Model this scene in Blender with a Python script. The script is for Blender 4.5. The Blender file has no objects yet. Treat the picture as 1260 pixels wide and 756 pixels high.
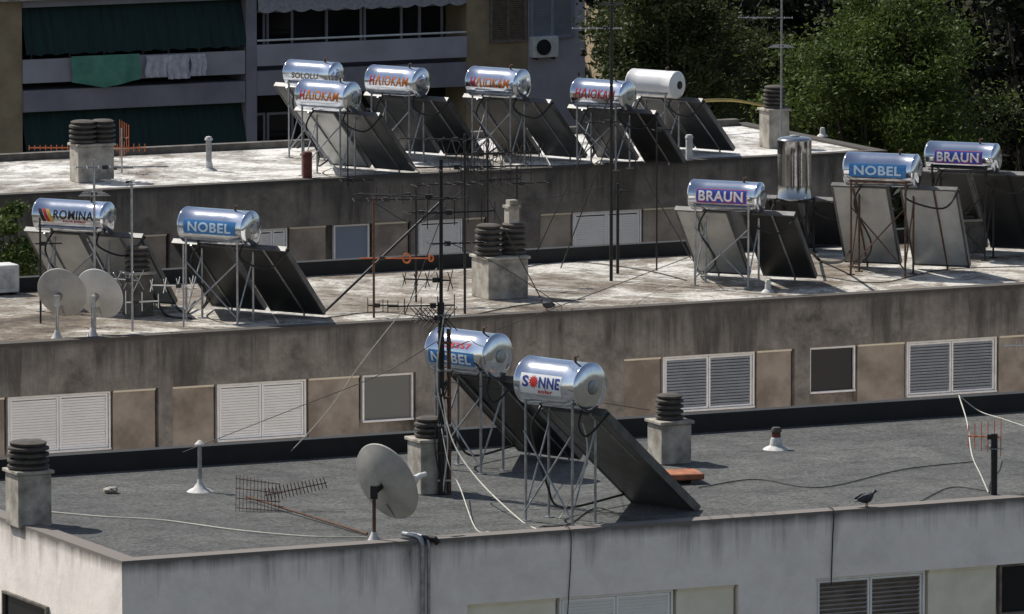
import bpy, bmesh, math, random
from mathutils import Vector, Matrix, noise as mnoise
random.seed(7)
S = bpy.context.scene
COL = S.collection
R = math.radians
F = 10000.0; YH = -863.0; CZ = 15.0
PIT = math.atan((378 - YH) / F); cp, sp = math.cos(PIT), math.sin(PIT)
TH = R(25.3); GZ = -14.0

def ray(px, py):
    u = px - 630; v = 378 - py
    return Vector((u, F * cp + v * sp, -F * sp + v * cp))
def P(px, py, z=0.0):
    d = ray(px, py); t = (z - CZ) / d.z
    return Vector((0, 0, CZ)) + d * t
def Q(px, py, Y):
    d = ray(px, py)
    return Vector((0, 0, CZ)) + d * (Y / d.y)

# ---------------------------------------------------------------- materials
MATS = {}
def newmat(name):
    m = bpy.data.materials.new(name); m.use_nodes = True
    nt = m.node_tree; b = nt.nodes['Principled BSDF']
    MATS[name] = m
    return m, nt, b
def lnk(nt, a, b): nt.links.new(a, b)
def ramp(nt, fac, stops):
    r = nt.nodes.new('ShaderNodeValToRGB'); e = r.color_ramp.elements
    while len(e) < len(stops): e.new(0.5)
    for i, (p, c) in enumerate(stops):
        e[i].position = p
        e[i].color = (c[0], c[1], c[2], 1) if not isinstance(c, (int, float)) else (c, c, c, 1)
    lnk(nt, fac, r.inputs[0]); return r.outputs[0]
def coords(nt, scale=(1, 1, 1), kind='Object'):
    t = nt.nodes.new('ShaderNodeTexCoord'); mp = nt.nodes.new('ShaderNodeMapping')
    mp.inputs['Scale'].default_value = scale
    lnk(nt, t.outputs[kind], mp.inputs[0]); return mp.outputs[0]
def noise(nt, co, scale, detail=6, rough=.6, dist=0):
    n = nt.nodes.new('ShaderNodeTexNoise'); n.inputs['Scale'].default_value = scale
    n.inputs['Detail'].default_value = detail; n.inputs['Roughness'].default_value = rough
    n.inputs['Distortion'].default_value = dist
    lnk(nt, co, n.inputs['Vector']); return n.outputs['Fac']
def mix(nt, fac, a, b, mode='MIX'):
    m = nt.nodes.new('ShaderNodeMix'); m.data_type = 'RGBA'; m.blend_type = mode
    for sock, v in ((m.inputs[0], fac), (m.inputs[6], a), (m.inputs[7], b)):
        if isinstance(v, (int, float)): sock.default_value = v
        elif isinstance(v, tuple): sock.default_value = (v[0], v[1], v[2], 1)
        else: lnk(nt, v, sock)
    return m.outputs[2]
def mth(nt, op, a, b=0.0, clamp=False):
    m = nt.nodes.new('ShaderNodeMath'); m.operation = op; m.use_clamp = clamp
    for i, v in enumerate((a, b)):
        if isinstance(v, (int, float)): m.inputs[i].default_value = v
        else: lnk(nt, v, m.inputs[i])
    return m.outputs[0]
def bump(nt, b, h, s=.3, d=.02):
    n = nt.nodes.new('ShaderNodeBump'); n.inputs['Strength'].default_value = s; n.inputs['Distance'].default_value = d
    lnk(nt, h, n.inputs['Height']); lnk(nt, n.outputs[0], b.inputs['Normal'])
def mat(name, c, c2=None, scale=6, rough=.7, metal=0, bmp=0, stretch=(1, 1, 1), lo=.35, hi=.65):
    m, nt, b = newmat(name)
    c2 = c2 or tuple(x * .7 for x in c)
    co = coords(nt, stretch); n = noise(nt, co, scale)
    lnk(nt, ramp(nt, n, [(lo, c), (hi, c2)]), b.inputs['Base Color'])
    b.inputs['Roughness'].default_value = rough; b.inputs['Metallic'].default_value = metal
    if bmp: bump(nt, b, n, bmp)
    return m
def wallmat(name, clean, dirty, mid, drip=1.0, blot=.5, soft=.75, fr=3.2):
    m, nt, b = newmat(name)
    t = nt.nodes.new('ShaderNodeTexCoord'); sx = nt.nodes.new('ShaderNodeSeparateXYZ'); lnk(nt, t.outputs['Object'], sx.inputs[0])
    z = sx.outputs[2]
    n1 = noise(nt, coords(nt, (1, 1, .06)), fr, 12, .72)
    n0 = noise(nt, coords(nt, (1, 1, .05)), .45, 4, .6)
    ln = mth(nt, 'MULTIPLY', mth(nt, 'POWER', mth(nt, 'ADD', n1, mth(nt, 'MULTIPLY', mth(nt, 'SUBTRACT', n0, .5), 1.1)), 2.6), 3.0 * drip)
    d1 = mth(nt, 'DIVIDE', mth(nt, 'ADD', ln, mth(nt, 'ADD', z, -.05)), .75, True)
    d1 = mth(nt, 'MULTIPLY', mth(nt, 'MULTIPLY', d1, mth(nt, 'ADD', mth(nt, 'MULTIPLY', noise(nt, coords(nt, (1, 1, .2)), 7, 10, .75), 1.3), .2), True), soft)
    bl = noise(nt, coords(nt, (1, 1, 1)), 1.1, 14, .76)
    d2 = ramp(nt, bl, [(.46, 0), (.68, blot)])
    edge = nt.nodes.new('ShaderNodeMapRange'); edge.inputs['From Min'].default_value = -.16; edge.inputs['From Max'].default_value = .0
    lnk(nt, mth(nt, 'ADD', z, mth(nt, 'MULTIPLY', mth(nt, 'SUBTRACT', n1, .5), .28)), edge.inputs['Value'])
    d3 = mth(nt, 'MULTIPLY', edge.outputs[0], .88)
    f = mth(nt, 'MAXIMUM', mth(nt, 'MAXIMUM', d1, d2), d3, True)
    base = mix(nt, ramp(nt, noise(nt, coords(nt), 2.7, 12, .78), [(.4, 0), (.6, 1)]), clean, mid)
    lnk(nt, mix(nt, f, base, dirty), b.inputs['Base Color'])
    b.inputs['Roughness'].default_value = .9
    bump(nt, b, noise(nt, coords(nt), 6, 10, .7), .35, .02)
    return m

wallmat('wall_white', (.97, .89, .82), (.080, .067, .058), (.91, .825, .76), .72, .18, .9, 3.0)
wallmat('wall_dark', (.34, .30, .26), (.050, .043, .037), (.225, .20, .172), 1.5, .85, .85, 2.2)
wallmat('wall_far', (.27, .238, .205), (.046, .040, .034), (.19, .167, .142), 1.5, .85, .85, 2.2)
mat('stucco_panel', (.40, .335, .27), (.235, .19, .15), 1.6, .9, bmp=.3, lo=.4, hi=.6)
mat('stucco_beige', (.92, .84, .68), (.78, .71, .56), 2.6, .9, bmp=.2)
mat('shutter_white', (.97, .95, .92), (.91, .89, .86), 4, .5)
mat('shutter_blue', (.36, .39, .43), (.30, .325, .36), 4, .5)
mat('shutter_brown', (.24, .20, .165), (.12, .098, .082), 7, .7)
mat('frame_white', (.95, .93, .89), (.82, .79, .76), 8, .5)
mat('concrete', (.50, .46, .40), (.20, .18, .15), 4, .9, bmp=.5)
mat('concrete_dark', (.17, .155, .135), (.072, .064, .056), 5, .9, bmp=.4)
mat('cap_clay', (.10, .086, .072), (.042, .037, .032), 6, .85, bmp=.3)
mat('black_membrane', (.015, .015, .015), (.0075, .0075, .0075), 3, .7, bmp=.2)
mat('galv', (.42, .43, .44), (.24, .25, .26), 9, .45, .8)
mat('dark_steel', (.026, .024, .023), (.014, .012, .011), 9, .6, .3)
mat('rust', (.14, .07, .042), (.06, .034, .023), 14, .85)
mat('panel_back', (.18, .18, .175), (.085, .085, .083), 1.3, .45, .45)
mat('panel_back_light', (.56, .56, .54), (.33, .335, .33), 1.6, .45, .3)
mat('panel_back_dark', (.056, .055, .054), (.023, .023, .023), 1.2, .45, .35)
mat('panel_frame', (.15, .15, .15), (.085, .085, .085), 5, .5, .5)
mat('dish_grey', (.47, .45, .41), (.31, .295, .27), 2.5, .6, bmp=.05)
mat('dish_light', (.60, .58, .54), (.42, .405, .38), 2.5, .6, bmp=.05)
mat('white_plastic', (.76, .75, .72), (.58, .57, .54), 6, .5)
mat('lead_white', (.66, .65, .63), (.38, .37, .36), 7, .7, bmp=.3)
mat('rubber', (.012, .012, .012), (.007, .007, .007), 6, .5)
mat('cable_white', (.66, .63, .55), (.48, .46, .39), 6, .6)
mat('cable_dark', (.026, .025, .024), (.014, .014, .014), 6, .6)
mat('orange', (.66, .17, .045), (.42, .11, .035), 8, .6)
mat('clay', (.46, .17, .075), (.22, .08, .045), 5, .85, bmp=.4)
mat('pot_red', (.17, .045, .032), (.085, .026, .02), 8, .8, bmp=.3)
mat('ochre', (.45, .34, .10), (.32, .24, .08), 6, .6)
mat('pigeon', (.045, .047, .055), (.02, .02, .024), 18, .6)
mat('bark', (.09, .07, .05), (.04, .03, .022), 7, .9, bmp=.5)
mat('ground', (.09, .08, .06), (.05, .05, .035), .3, .95)
mat('hill', (.012, .015, .008), (.006, .008, .005), .2, .95)  # shade put into the colour, so the slope stays dark though sun reaches it
mat('lav', (.30, .285, .315), (.215, .205, .228), .8, .85, bmp=.1)
mat('lav_light', (.44, .42, .455), (.34, .325, .352), .8, .85)
mat('tan', (.40, .305, .19), (.27, .205, .125), 1.2, .9)
mat('awning', (.008, .036, .034), (.004, .018, .017), 1.2, .8, stretch=(6, 1, .3))
mat('towel_green', (.13, .34, .245), (.09, .255, .185), 3, .9)
mat('cloth_white', (.68, .66, .69), (.48, .46, .50), 7, .9)
mat('valance', (.38, .37, .39), (.26, .255, .27), 9, .9)
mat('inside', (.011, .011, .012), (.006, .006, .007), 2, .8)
mat('ink_blue', (.02, .16, .52), (.018, .13, .44), 20, .5)
mat('ink_navy', (.015, .04, .28), (.012, .034, .24), 20, .5)
mat('ink_braun', (.02, .075, .45), (.018, .06, .37), 20, .5)
mat('ink_red', (.62, .025, .025), (.52, .02, .02), 20, .5)
mat('ink_orange', (.78, .22, .02), (.66, .17, .02), 20, .5)
mat('ink_yellow', (.80, .50, .03), (.70, .42, .03), 20, .5)
mat('ink_black', (.012, .012, .014), (.01, .01, .01), 20, .5)
mat('ink_white', (.86, .86, .86), (.78, .78, .79), 20, .5)
mat('ink_faint', (.30, .24, .20), (.20, .16, .135), 20, .5)
mat('ink_sky', (.045, .22, .52), (.035, .17, .43), 20, .4)
mat('ink_pale', (.62, .76, .88), (.52, .67, .80), 20, .45)
mat('white_tank', (.80, .79, .78), (.70, .69, .68), 3, .3)
def leafmat(name, a, b_, c):
    m, nt, b = newmat(name)
    n = noise(nt, coords(nt), 1.3, 4, .7); n2 = noise(nt, coords(nt), 17, 2)
    f = mth(nt, 'ADD', mth(nt, 'MULTIPLY', n, .6), mth(nt, 'MULTIPLY', n2, .4))
    lnk(nt, ramp(nt, f, [(.38, a), (.5, b_), (.62, c)]), b.inputs['Base Color'])
    b.inputs['Roughness'].default_value = .6; b.inputs['Specular IOR Level'].default_value = .2
    tr = nt.nodes.new('ShaderNodeBsdfTranslucent'); mx = nt.nodes.new('ShaderNodeMixShader'); mx.inputs[0].default_value = .3
    lnk(nt, ramp(nt, f, [(.38, a), (.5, b_), (.62, c)]), tr.inputs['Color'])
    lnk(nt, b.outputs[0], mx.inputs[1]); lnk(nt, tr.outputs[0], mx.inputs[2]); lnk(nt, mx.outputs[0], nt.nodes['Material Output'].inputs[0])
leafmat('leaf_olive', (.022, .033, .010), (.056, .073, .024), (.11, .13, .05))
leafmat('leaf_green', (.025, .043, .009), (.072, .107, .023), (.135, .175, .045))
leafmat('leaf_shaded', (.004, .006, .003), (.008, .011, .005), (.014, .02, .009))  # near-black leaves: shade of the back trees and woodland is put into the colour
for nm, col, ro in (('tank_metal', (.70, .76, .86), .07), ('tank_metal_old', (.46, .46, .47), .13)):
    m, nt, b = newmat(nm)
    n = noise(nt, coords(nt, (1, 1, 1)), 3.0, 3); n2 = noise(nt, coords(nt), 9, 6)
    lnk(nt, ramp(nt, n2, [(.35, col), (.75, tuple(x * .85 for x in col))]), b.inputs['Base Color'])
    lnk(nt, ramp(nt, n2, [(.3, ro), (.75, ro + .08)]), b.inputs['Roughness'])
    b.inputs['Metallic'].default_value = 1
    bump(nt, b, n, .12, .02)
m, nt, b = newmat('glass'); b.inputs['Base Color'].default_value = (.014, .015, .018, 1); b.inputs['Roughness'].default_value = .1; b.inputs['Specular IOR Level'].default_value = .3
m, nt, b = newmat('glass_grey'); b.inputs['Base Color'].default_value = (.12, .125, .112, 1); b.inputs['Roughness'].default_value = .08
m, nt, b = newmat('glass_blue'); b.inputs['Base Color'].default_value = (.20, .25, .32, 1); b.inputs['Roughness'].default_value = .2
# felt roof
m, nt, b = newmat('roof_felt')
co = coords(nt)
br = nt.nodes.new('ShaderNodeTexBrick'); br.inputs['Scale'].default_value = 1; br.inputs['Brick Width'].default_value = 9
br.inputs['Row Height'].default_value = 1.0; br.inputs['Mortar Size'].default_value = .014; br.inputs['Mortar Smooth'].default_value = .6
br.inputs['Color1'].default_value = (1, 1, 1, 1); br.inputs['Color2'].default_value = (.90, .90, .90, 1); br.inputs['Mortar'].default_value = (.5, .5, .5, 1)
mpn = nt.nodes.new('ShaderNodeVectorMath'); mpn.operation = 'ADD'
nv = nt.nodes.new('ShaderNodeTexNoise'); nv.inputs['Scale'].default_value = .8; lnk(nt, co, nv.inputs['Vector'])
vs = nt.nodes.new('ShaderNodeVectorMath'); vs.operation = 'SCALE'; vs.inputs['Scale'].default_value = .15; lnk(nt, nv.outputs['Color'], vs.inputs[0])
lnk(nt, co, mpn.inputs[0]); lnk(nt, vs.outputs[0], mpn.inputs[1]); lnk(nt, mpn.outputs[0], br.inputs['Vector'])
big = ramp(nt, noise(nt, co, .55, 10, .7), [(.3, (.085, .087, .083)), (.5, (.112, .115, .110)), (.7, (.155, .156, .146))])
fine = ramp(nt, noise(nt, co, 16, 8, .92), [(.38, .2), (.5, .95), (.62, 1.9)])
st = ramp(nt, noise(nt, co, 2.2, 12, .8), [(.36, .62), (.5, 1), (.7, 1.2)])
c = mix(nt, 1, mix(nt, 1, mix(nt, 1, big, br.outputs[0], 'MULTIPLY'), fine, 'MULTIPLY'), st, 'MULTIPLY')
lnk(nt, c, b.inputs['Base Color']); b.inputs['Roughness'].default_value = .95
bump(nt, b, noise(nt, co, 16, 6, .85), .9, .03)
def oldroof(name, pale, mid, brown, dark, k, gl=-.035):
    m, nt, b = newmat(name); co = coords(nt)
    n1 = noise(nt, co, .42, 10, .70, .6); n2 = noise(nt, co, 1.6, 12, .78, .5); n3 = noise(nt, co, 9, 8, .8)
    f = mth(nt, 'ADD', mth(nt, 'MULTIPLY', n1, .58), mth(nt, 'ADD', mth(nt, 'MULTIPLY', n2, .36), mth(nt, 'MULTIPLY', n3, .12)))
    f = mth(nt, 'ADD', f, k)
    t = nt.nodes.new('ShaderNodeTexCoord'); sx = nt.nodes.new('ShaderNodeSeparateXYZ'); lnk(nt, t.outputs['Object'], sx.inputs[0])
    g = nt.nodes.new('ShaderNodeMapRange'); g.inputs['From Min'].default_value = -8; g.inputs['From Max'].default_value = 3
    g.inputs['To Min'].default_value = gl; g.inputs['To Max'].default_value = .012; lnk(nt, sx.outputs[0], g.inputs['Value'])
    f = mth(nt, 'ADD', f, g.outputs[0])
    c = ramp(nt, f, [(.40, dark), (.465, brown), (.53, mid), (.565, pale), (.75, pale)])
    spots = ramp(nt, noise(nt, co, 3.6, 14, .84), [(.40, .22), (.47, 1)])
    fine = ramp(nt, noise(nt, co, 20, 6, .88), [(.34, .6), (.66, 1.25)])
    lnk(nt, mix(nt, 1, mix(nt, 1, c, spots, 'MULTIPLY'), fine, 'MULTIPLY'), b.inputs['Base Color'])
    b.inputs['Roughness'].default_value = .9
    bump(nt, b, n3, .8, .03)
oldroof('roof_old', (.66, .63, .575), (.35, .32, .275), (.185, .143, .105), (.065, .051, .04), -.006, -.052)
oldroof('roof_pale', (.80, .78, .745), (.48, .46, .425), (.24, .205, .168), (.085, .072, .06), .014, -.012)

# ---------------------------------------------------------------- mesh builder
class MB:
    def __init__(s): s.bm = bmesh.new()
    def box(s, x0, x1, y0, y1, z0, z1, M=None):
        vs = []
        for z in (z0, z1):
            for x, y in ((x0, y0), (x1, y0), (x1, y1), (x0, y1)):
                v = Vector((x, y, z)); v = M @ v if M else v
                vs.append(s.bm.verts.new(v))
        for f in ((0, 3, 2, 1), (4, 5, 6, 7), (0, 1, 5, 4), (1, 2, 6, 5), (2, 3, 7, 6), (3, 0, 4, 7)):
            s.bm.faces.new([vs[i] for i in f])
        return s
    def tube(s, pts, r, n=8):
        pts = [Vector(p) for p in pts]
        rs = r if isinstance(r, (list, tuple)) else [r] * len(pts)
        nrm = None; rings = []
        for i, p in enumerate(pts):
            t = (pts[min(i + 1, len(pts) - 1)] - pts[max(i - 1, 0)])
            if t.length < 1e-9: t = Vector((0, 0, 1))
            t.normalize()
            if nrm is None:
                a = Vector((0, 0, 1)) if abs(t.z) < .9 else Vector((1, 0, 0))
                nrm = t.cross(a).normalized()
            else:
                nrm = (nrm - t * nrm.dot(t)).normalized()
            bn = t.cross(nrm)
            rings.append([s.bm.verts.new(p + (nrm * math.cos(2 * math.pi * k / n) + bn * math.sin(2 * math.pi * k / n)) * rs[i]) for k in range(n)])
        for a, b_ in zip(rings, rings[1:]):
            for k in range(n): s.bm.faces.new((a[k], a[(k + 1) % n], b_[(k + 1) % n], b_[k]))
        s.bm.faces.new(rings[0][::-1]); s.bm.faces.new(rings[-1])
        return s
    def bar(s, a, b_, r=.018, n=6): return s.tube([a, b_], r, n)
    def lathe(s, prof, n=28, M=None):
        rings = []
        for r, z in prof:
            if r < 1e-6:
                v = Vector((0, 0, z)); rings.append([s.bm.verts.new(M @ v if M else v)])
            else:
                ring = []
                for k in range(n):
                    a = 2 * math.pi * k / n
                    v = Vector((r * math.cos(a), r * math.sin(a), z)); ring.append(s.bm.verts.new(M @ v if M else v))
                rings.append(ring)
        for a, b_ in zip(rings, rings[1:]):
            if len(a) == 1 and len(b_) == 1: continue
            for k in range(n):
                if len(a) == 1: s.bm.faces.new((a[0], b_[(k + 1) % n], b_[k]))
                elif len(b_) == 1: s.bm.faces.new((a[k], a[(k + 1) % n], b_[0]))
                else: s.bm.faces.new((a[k], a[(k + 1) % n], b_[(k + 1) % n], b_[k]))
        for ring in (rings[0], rings[-1]):
            if len(ring) > 2: s.bm.faces.new(ring)
        return s
    def build(s, name, m, parent=None, sharp=35, recalc=True, bevel=0):
        if bevel:
            bmesh.ops.bevel(s.bm, geom=list(s.bm.edges), offset=bevel, segments=1, affect='EDGES')
        if recalc: bmesh.ops.recalc_face_normals(s.bm, faces=s.bm.faces)
        me = bpy.data.meshes.new(name); s.bm.to_mesh(me); s.bm.free()
        if sharp:
            for p in me.polygons: p.use_smooth = True
            me.set_sharp_from_angle(angle=R(sharp))
        me.materials.append(MATS[m])
        o = bpy.data.objects.new(name, me); COL.objects.link(o)
        if parent: o.parent = parent
        return o
def tag(o, label=None, cat=None, group=None, kind=None):
    if label: o['label'] = label
    if cat: o['category'] = cat
    if group: o['group'] = group
    if kind: o['kind'] = kind
    return o
def empty(name, loc, rz=0, label=None, cat=None, group=None):
    o = bpy.data.objects.new(name, None); COL.objects.link(o)
    o.location = loc; o.rotation_euler = (0, 0, rz); o.empty_display_size = .2
    return tag(o, label, cat, group)
def spline(pts, k=8):
    pts = [Vector(p) for p in pts]; out = []
    q = [pts[0] * 2 - pts[1]] + pts + [pts[-1] * 2 - pts[-2]]
    for i in range(1, len(q) - 2):
        a, b_, c, d = q[i - 1:i + 3]
        for j in range(k):
            t = j / k
            out.append(.5 * ((2 * b_) + (c - a) * t + (2 * a - 5 * b_ + 4 * c - d) * t * t + (3 * b_ - a - 3 * c + d) * t ** 3))
    out.append(pts[-1]); return out
def noodle(name, pts, r, m, label, cat='cable', k=8, group=None):
    o = MB().tube(spline(pts, k), r, 6).build(name, m)
    return tag(o, label, cat, group)

# ---------------------------------------------------------------- world, sun, camera
W = bpy.data.worlds.new('World'); S.world = W; W.use_nodes = True
nt = W.node_tree; bg = nt.nodes['Background']
sky = nt.nodes.new('ShaderNodeTexSky'); sky.sky_type = 'NISHITA'; sky.sun_disc = False
to_sun = Vector((-.80, .58, 0)).normalized() * math.cos(R(50)); to_sun.z = math.sin(R(50))
sky.sun_elevation = R(50); sky.sun_rotation = math.atan2(to_sun.x, to_sun.y)
hs_ = nt.nodes.new('ShaderNodeHueSaturation'); hs_.inputs['Saturation'].default_value = .78
lnk(nt, sky.outputs[0], hs_.inputs['Color']); lnk(nt, hs_.outputs[0], bg.inputs[0]); bg.inputs[1].default_value = .098
L = bpy.data.lights.new('sun', 'SUN'); L.energy = 5.0; L.angle = R(.5); L.color = (1, .95, .87)
lo = bpy.data.objects.new('sun', L); COL.objects.link(lo); lo.rotation_euler = (-to_sun).to_track_quat('-Z', 'Y').to_euler()
lo.location = (-40, 60, 80)
cam = bpy.data.cameras.new('camera'); cam.sensor_fit = 'HORIZONTAL'; cam.sensor_width = 36; cam.lens = 36 * F / 1260
cam.clip_end = 3000; cam.clip_start = 1
co_ = bpy.data.objects.new('camera', cam); COL.objects.link(co_); co_.location = (0, 0, CZ); co_.rotation_euler = (math.pi / 2 - PIT, 0, 0)
S.camera = co_
S.view_settings.view_transform = 'Standard'; S.view_settings.look = 'None'; S.view_settings.exposure = 0

# ---------------------------------------------------------------- setting: ground, hill
g = MB(); g.box(-900, 900, -300, 1500, GZ - 1, GZ); tag(g.build('ground', 'ground', sharp=0), kind='structure')
h = MB(); bm = h.bm; nx, ny = 60, 24; gv = []
for j in range(ny + 1):
    row = []
    for i in range(nx + 1):
        x = -150 + 300 * i / nx; y = 262 + 240 * j / ny
        z = GZ - .5 + 34 * (1 - math.exp(-(j / ny) * 3.0)) + 2.2 * mnoise.noise((x * .05, y * .05, 0)) * min(1, j / 3)
        row.append(bm.verts.new((x, y, z)))
    gv.append(row)
for j in range(ny):
    for i in range(nx): bm.faces.new((gv[j][i], gv[j][i + 1], gv[j + 1][i + 1], gv[j + 1][i]))
tag(h.build('hills', 'hill', sharp=60), kind='structure')

# ---------------------------------------------------------------- apartment blocks
class Bld:
    def __init__(s, origin, label):
        s.M = Matrix.Translation(origin) @ Matrix.Rotation(TH, 4, 'Z'); s.inv = s.M.inverted()
        s.root = empty('apartment_building', origin, TH, label, 'building')
    def hit(s, px, py, axis=1, val=0.0):
        o = s.inv @ Vector((0, 0, CZ)); d = s.inv.to_3x3() @ ray(px, py)
        return o + d * ((val - o[axis]) / d[axis])
    def loc(s, p): return s.inv @ p
def window(parent, x0, x1, z0, z1, kind, fm='frame_white', sm='shutter_white', pane='glass', M=None, y=.05, fw=.028, n=2, mull=False):
    w = MB()
    w.box(x0, x1, y, y + .08, z1 - fw, z1, M); w.box(x0, x1, y - .02, y + .08, z0, z0 + fw, M)
    w.box(x0, x0 + fw, y, y + .08, z0 + fw, z1 - fw, M); w.box(x1 - fw, x1, y, y + .08, z0 + fw, z1 - fw, M)
    f = w.build('window', fm, parent, sharp=0)
    if kind == 'shutter':
        step, hw, ang = (.056, .027, -48) if sm == 'shutter_brown' else ((.046, .024, -52) if sm == 'shutter_blue' else (.040, .023, -64))
        a, b_ = x0 + fw + .006, x1 - fw - .006; wd = (b_ - a) / n
        for k in range(n):
            u0, u1 = a + k * wd + .006, a + (k + 1) * wd - .006
            bw = .026; zz0, zz1 = z0 + fw + .006, z1 - fw - .006
            s = MB()
            def stiles(q):
                q.box(u0, u0 + bw, y + .012, y + .05, zz0, zz1, M); q.box(u1 - bw, u1, y + .012, y + .05, zz0, zz1, M)
                q.box(u0 + bw, u1 - bw, y + .012, y + .05, zz1 - bw, zz1, M); q.box(u0 + bw, u1 - bw, y + .012, y + .05, zz0, zz0 + bw, M)
            if mull: stl = MB(); stiles(stl)
            else: stiles(s)
            zz = zz0 + bw + .016
            while zz < zz1 - bw - .006:
                T = Matrix.Translation((0, y + .034, zz)) @ Matrix.Rotation(R(ang), 4, 'X')
                s.box(u0 + bw, u1 - bw, -hw, hw, -.003, .003, (M @ T) if M else T)
                zz += step
            so = s.build('shutter', sm, f, sharp=0)
            if mull: stl.build('sash', fm, f, sharp=0)
    else:
        MB().box(x0 + fw, x1 - fw, y + .04, y + .05, z0 + fw, z1 - fw, M).build('pane', pane, f, sharp=0)
    return f
def block(b, x0, x1, D, wm, rm, groups, lip=.04, par=.25, zt=-.74, zb=-1.95, par_mat='black_membrane'):
    rt = b.root; t = .25
    w = MB()
    w.box(x0, x1, 0, t, zt, lip); w.box(x0, x1, 0, t, GZ, zb)
    edges = [x0]
    for g_ in groups: edges += [b.hit(g_[0], 440).x, b.hit(g_[1], 440).x]
    edges.append(x1)
    for i in range(0, len(edges), 2): w.box(edges[i], edges[i + 1], 0, t, zb, zt)
    for i in range(1, len(edges) - 1, 2): w.box(edges[i], edges[i + 1], t - .05, t - .01, zb, zt)
    w.box(x0, x0 + t, t, D, GZ, lip); w.box(x1 - t, x1, t, D, GZ, lip)
    w.box(x0 + t, x1 - t, D - t, D - .004, GZ, -.31)
    w.build('wall', wm, rt, sharp=0)
    MB().box(x0 + t, x1 - t, t, D - .2, -.3, 0).build('roof', rm, rt, sharp=0)
    MB().box(x0 + t, x1 - t, D - .2, D, -.3, par).build('parapet', par_mat, rt, sharp=0)
    for g_ in groups:
        for px0, px1, kind, *a in g_[2]:
            u0, u1 = b.hit(px0, 440).x, b.hit(px1, 440).x
            if kind == 'panel':
                MB().box(u0 + .02, u1 - .02, .06, .19, zb + .01, zt - .035).build('infill_panel', a[0], rt, sharp=0)
                MB().box(u0 + .02, u1 - .02, .035, .19, zt - .033, zt - .004).build('panel_trim', 'stucco_beige', rt, sharp=0)
            elif kind == 'shutter': window(rt, u0 + .01, u1 - .01, zb + .35, zt - .01, 'shutter', a[0], a[1], mull=len(a) > 2)
            else: window(rt, u0 + .01, u1 - .01, zb + .5, zt - .01, 'glass', a[0], pane=a[1])

# front building
o1 = P(150, 695); B1 = Bld(o1, 'nearest apartment block with whitish grime-streaked walls and a flat grey felt roof')
D1 = B1.loc(P(630, 548)).y + .2
gr1 = [(575, 910, [(575, 688, 'panel', 'stucco_beige'), (690, 832, 'shutter', 'frame_white', 'shutter_white'), (834, 908, 'panel', 'stucco_beige')]),
       (1005, 1420, [(1006, 1143, 'shutter', 'frame_white', 'shutter_brown', 1), (1145, 1232, 'panel', 'stucco_beige'), (1234, 1300, 'glass', 'shutter_brown', 'glass'), (1302, 1418, 'shutter', 'frame_white', 'shutter_white')])]
block(B1, 0, 30, D1, 'wall_white', 'roof_felt', gr1, zt=-.80)
Ms = Matrix.Translation((0, D1, 0)) @ Matrix.Rotation(R(-90), 4, 'Z')
hs = B1.hit(40, 745, 0, 0.0)
window(B1.root, D1 - hs.y - .9, D1 - hs.y + .55, -1.9, hs.z + .06, 'glass', 'concrete_dark', pane='glass', M=Ms, y=-.05)
# middle building
o2 = P(630, 390); B2 = Bld(o2, 'middle apartment block with dirty grey walls and a patchy weathered pale roof')
D2 = B2.loc(P(740, 320)).y + .2
gr2 = [(-130, 195, [(-120, 8, 'panel', 'stucco_panel'), (10, 138, 'shutter', 'frame_white', 'shutter_white'), (139, 194, 'panel', 'stucco_panel')]),
       (212, 512, [(212, 266, 'panel', 'stucco_panel'), (268, 379, 'shutter', 'frame_white', 'shutter_white'), (380, 445, 'panel', 'stucco_panel'), (447, 511, 'glass', 'frame_white', 'glass_grey')]),
       (768, 978, [(768, 816, 'panel', 'stucco_panel'), (817, 931, 'shutter', 'frame_white', 'shutter_blue', 1), (932, 977, 'panel', 'stucco_panel')]),
       (997, 1330, [(997, 1055, 'glass', 'frame_white', 'glass'), (1056, 1116, 'panel', 'stucco_panel'), (1117, 1229, 'shutter', 'frame_white', 'shutter_blue', 1), (1230, 1328, 'panel', 'stucco_panel')])]
block(B2, -16, 22, D2, 'wall_dark', 'roof_old', gr2, par=.22)
# third building
o3 = P(1092, 188); B3 = Bld(o3, 'third apartment block back with dark shaded wall and pale roof carrying six heaters')
D3 = 5.5
gr3 = [(60, 210, [(60, 148, 'shutter', 'frame_white', 'shutter_white'), (150, 208, 'panel', 'stucco_panel')]),
       (318, 506, [(319, 356, 'shutter', 'frame_white', 'shutter_white'), (357, 404, 'panel', 'stucco_panel'), (412, 457, 'glass', 'frame_white', 'glass_blue'), (460, 505, 'panel', 'stucco_panel')]),
       (515, 600, [(516, 571, 'shutter', 'frame_white', 'shutter_white'), (572, 599, 'panel', 'stucco_panel')]),
       (664, 852, [(665, 705, 'panel', 'stucco_panel'), (706, 791, 'shutter', 'frame_white', 'shutter_white'), (792, 851, 'panel', 'stucco_panel')])]
block(B3, -34, 0, D3, 'wall_far', 'roof_pale', gr3, par=.12, par_mat='concrete_dark', zt=-.77)

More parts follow.
